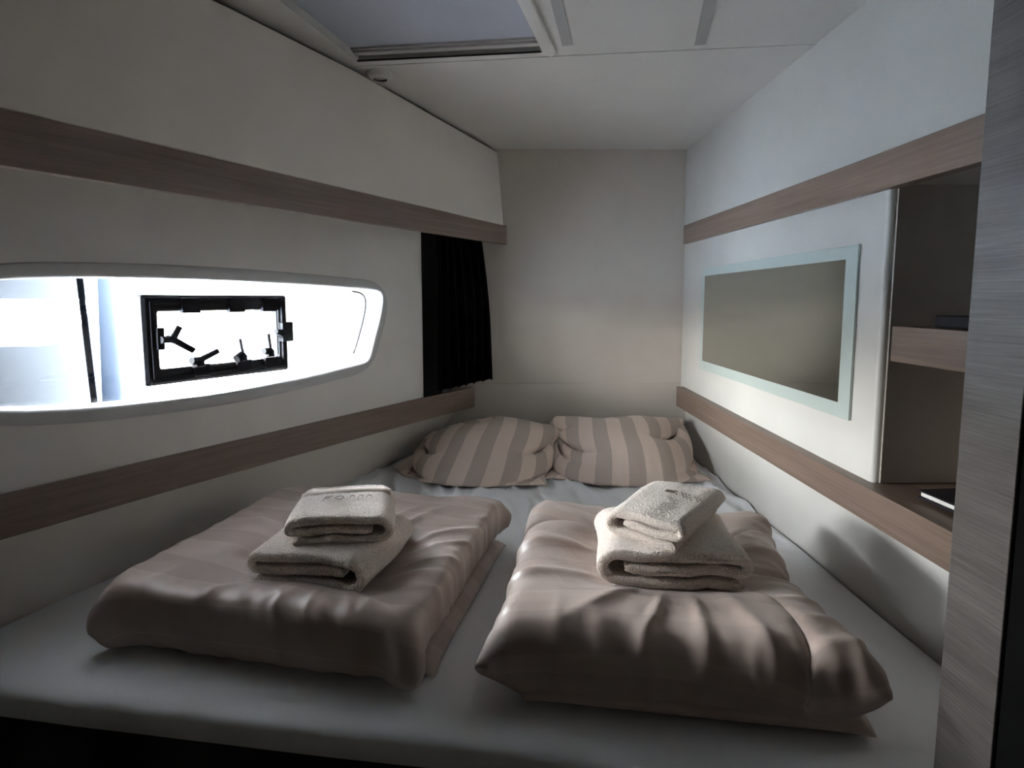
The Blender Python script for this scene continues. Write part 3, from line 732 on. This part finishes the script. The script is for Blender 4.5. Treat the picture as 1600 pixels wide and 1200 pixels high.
# ------------------------------------------------------------------ outside the window
M_hullw = paint('white_hull', (.80, .81, .82), .3)
M_pile = paint('blue_grey_fender', (.10, .13, .18), .35)
M_rope = mat('black_rope', (.0003, .0004, .0006), .9, Specular_IOR_Level=0.)[0]
M_water, t, b = mat('harbour_water', (.55, .60, .60), .3)
v = mapping(t, (1, 4, 1)); nz = nn(t, 'ShaderNodeTexNoise'); nz.inputs['Scale'].default_value = 1.2; nz.inputs['Detail'].default_value = 5; t.links.new(v, nz.inputs['Vector'])
c = ramp(t, nz.outputs[0], [(.35, (.09, .10, .105)), (.5, (.24, .245, .24))]); t.links.new(c, b.inputs['Base Color']); bump(t, b, nz.outputs[0], .5, .05)
m = MB(); m.add([(-60, -60, -1.3), (60, -60, -1.3), (60, 60, -1.3), (-60, 60, -1.3)], [(0, 1, 2, 3)])
wt = m.build('harbour_water', M_water); tag(wt, 'bright harbour water seen through the hull window', 'water', kind='stuff')

nb = empty('neighbour_boat', (-2.9, 2.9, -1.25), 'pale hull of the boat moored alongside, seen through the left end of the window', 'boat')
m = MB(); rings = []
for z_, r_ in ((-1.25, .62), (-.6, .72), (.1, .78), (.8, .80), (1.5, .80)): rings.append([(-3.02+r_*math.cos(a*PI/24), 3.05+r_*.8*math.sin(a*PI/24), z_) for a in range(48)])
m.loft(rings, True, True); m.build('hull', mat('grey_white_hull', (.011, .0115, .012), .6, Specular_IOR_Level=.02)[0], nb, smooth=True)
m = MB(); fin = [(-2.60, .68), (-1.90, .683), (-1.872, .663), (-1.885, .618), (-1.968, .495), (-2.077, .472), (-2.60, .465)]
m.add([(x, 2.60, z) for x, z in fin]+[(x, 2.66, z) for x, z in fin], [tuple(range(7)), tuple(range(7, 14))[::-1]]+[(i, (i+1) % 7, 7+(i+1) % 7, 7+i) for i in range(7)])
m.build('fin', M_hullw, nb, bevel=.008)
m = MB(); rings = []
for z_ in (-1.3, 0, 1.5): rings.append([(-2.71+.117*math.cos(a*PI/16), 3.90+.117*math.sin(a*PI/16), z_) for a in range(32)])
m.loft(rings, True, True); tag(m.build('mooring_pile', mat('blue_grey_pile', (.0026, .0036, .0052), .6, Specular_IOR_Level=.02)[0], org=(-2.71, 3.90, -1.3), smooth=True), 'blue grey upright mooring pile behind the black rope outside the window', 'pile')
m = MB(); m.tube([(-1.84, 2.5, 1.6), (-1.801, 2.5, .775), (-1.789, 2.5, .495), (-1.776, 2.5, .22), (-1.74, 2.5, -.9)], .0125, 10)
tag(m.build('mooring_rope', M_rope, org=(-1.80, 2.5, -.9), smooth=True), 'black mooring rope hanging outside the left end of the window', 'rope')

# ------------------------------------------------------------------ light
wd = bpy.data.worlds.new('sky'); bpy.context.scene.world = wd; wd.use_nodes = True; t = wd.node_tree; bg = t.nodes['Background']
tc = nn(t, 'ShaderNodeTexCoord'); sp = nn(t, 'ShaderNodeSeparateXYZ'); t.links.new(tc.outputs['Generated'], sp.inputs[0])
c = ramp(t, sp.outputs[2], [(0., (1., .97, .93)), (.35, (.97, .98, 1.)), (.75, (.60, .76, 1.))]); t.links.new(c, bg.inputs['Color'])
mr = nn(t, 'ShaderNodeMapRange'); t.links.new(sp.outputs[2], mr.inputs[0]); mr.inputs[1].default_value = .0; mr.inputs[2].default_value = .5; mr.inputs[3].default_value = 9.; mr.inputs[4].default_value = 225.
t.links.new(mr.outputs[0], bg.inputs['Strength'])
sun = bpy.data.lights.new('sun', 'SUN'); sun.energy = 14; sun.angle = .01; sun.color = (1, .95, .88)
so_ = bpy.data.objects.new('sun', sun); C.objects.link(so_); so_.location = (4, -2, 6); so_.rotation_euler = (math.radians(35), math.radians(38), 0)
al = bpy.data.lights.new('window_portal', 'AREA'); al.shape = 'RECTANGLE'; al.size = 1.24; al.size_y = .34; al.cycles.is_portal = True
po = bpy.data.objects.new('window_portal', al); C.objects.link(po)
pc = HW(.52, .58, .09); po.location = pc+Vector((0, 0, Z0))
zax = n; xax = d; yax = zax.cross(xax); po.rotation_euler = Matrix((xax, yax, zax)).transposed().to_euler()

# ------------------------------------------------------------------ camera
cam = bpy.data.cameras.new('camera'); co = bpy.data.objects.new('camera', cam); C.objects.link(co); bpy.context.scene.camera = co
cam.sensor_width = 36; cam.lens = 900/1600*36; cam.clip_start = .02
cam.shift_y = -(600-558)/1600.*1.0
co.location = (0, 0, .68+Z0)
pitch = math.atan(.1); yaw = math.atan(14/900)
co.rotation_euler = (PI/2-pitch, 0, -yaw)
sc = bpy.context.scene
sc.view_settings.view_transform = 'Standard'; sc.view_settings.look = 'None'; sc.view_settings.gamma = 1; sc.view_settings.use_curve_mapping = False
sc.view_settings.exposure = 1.12
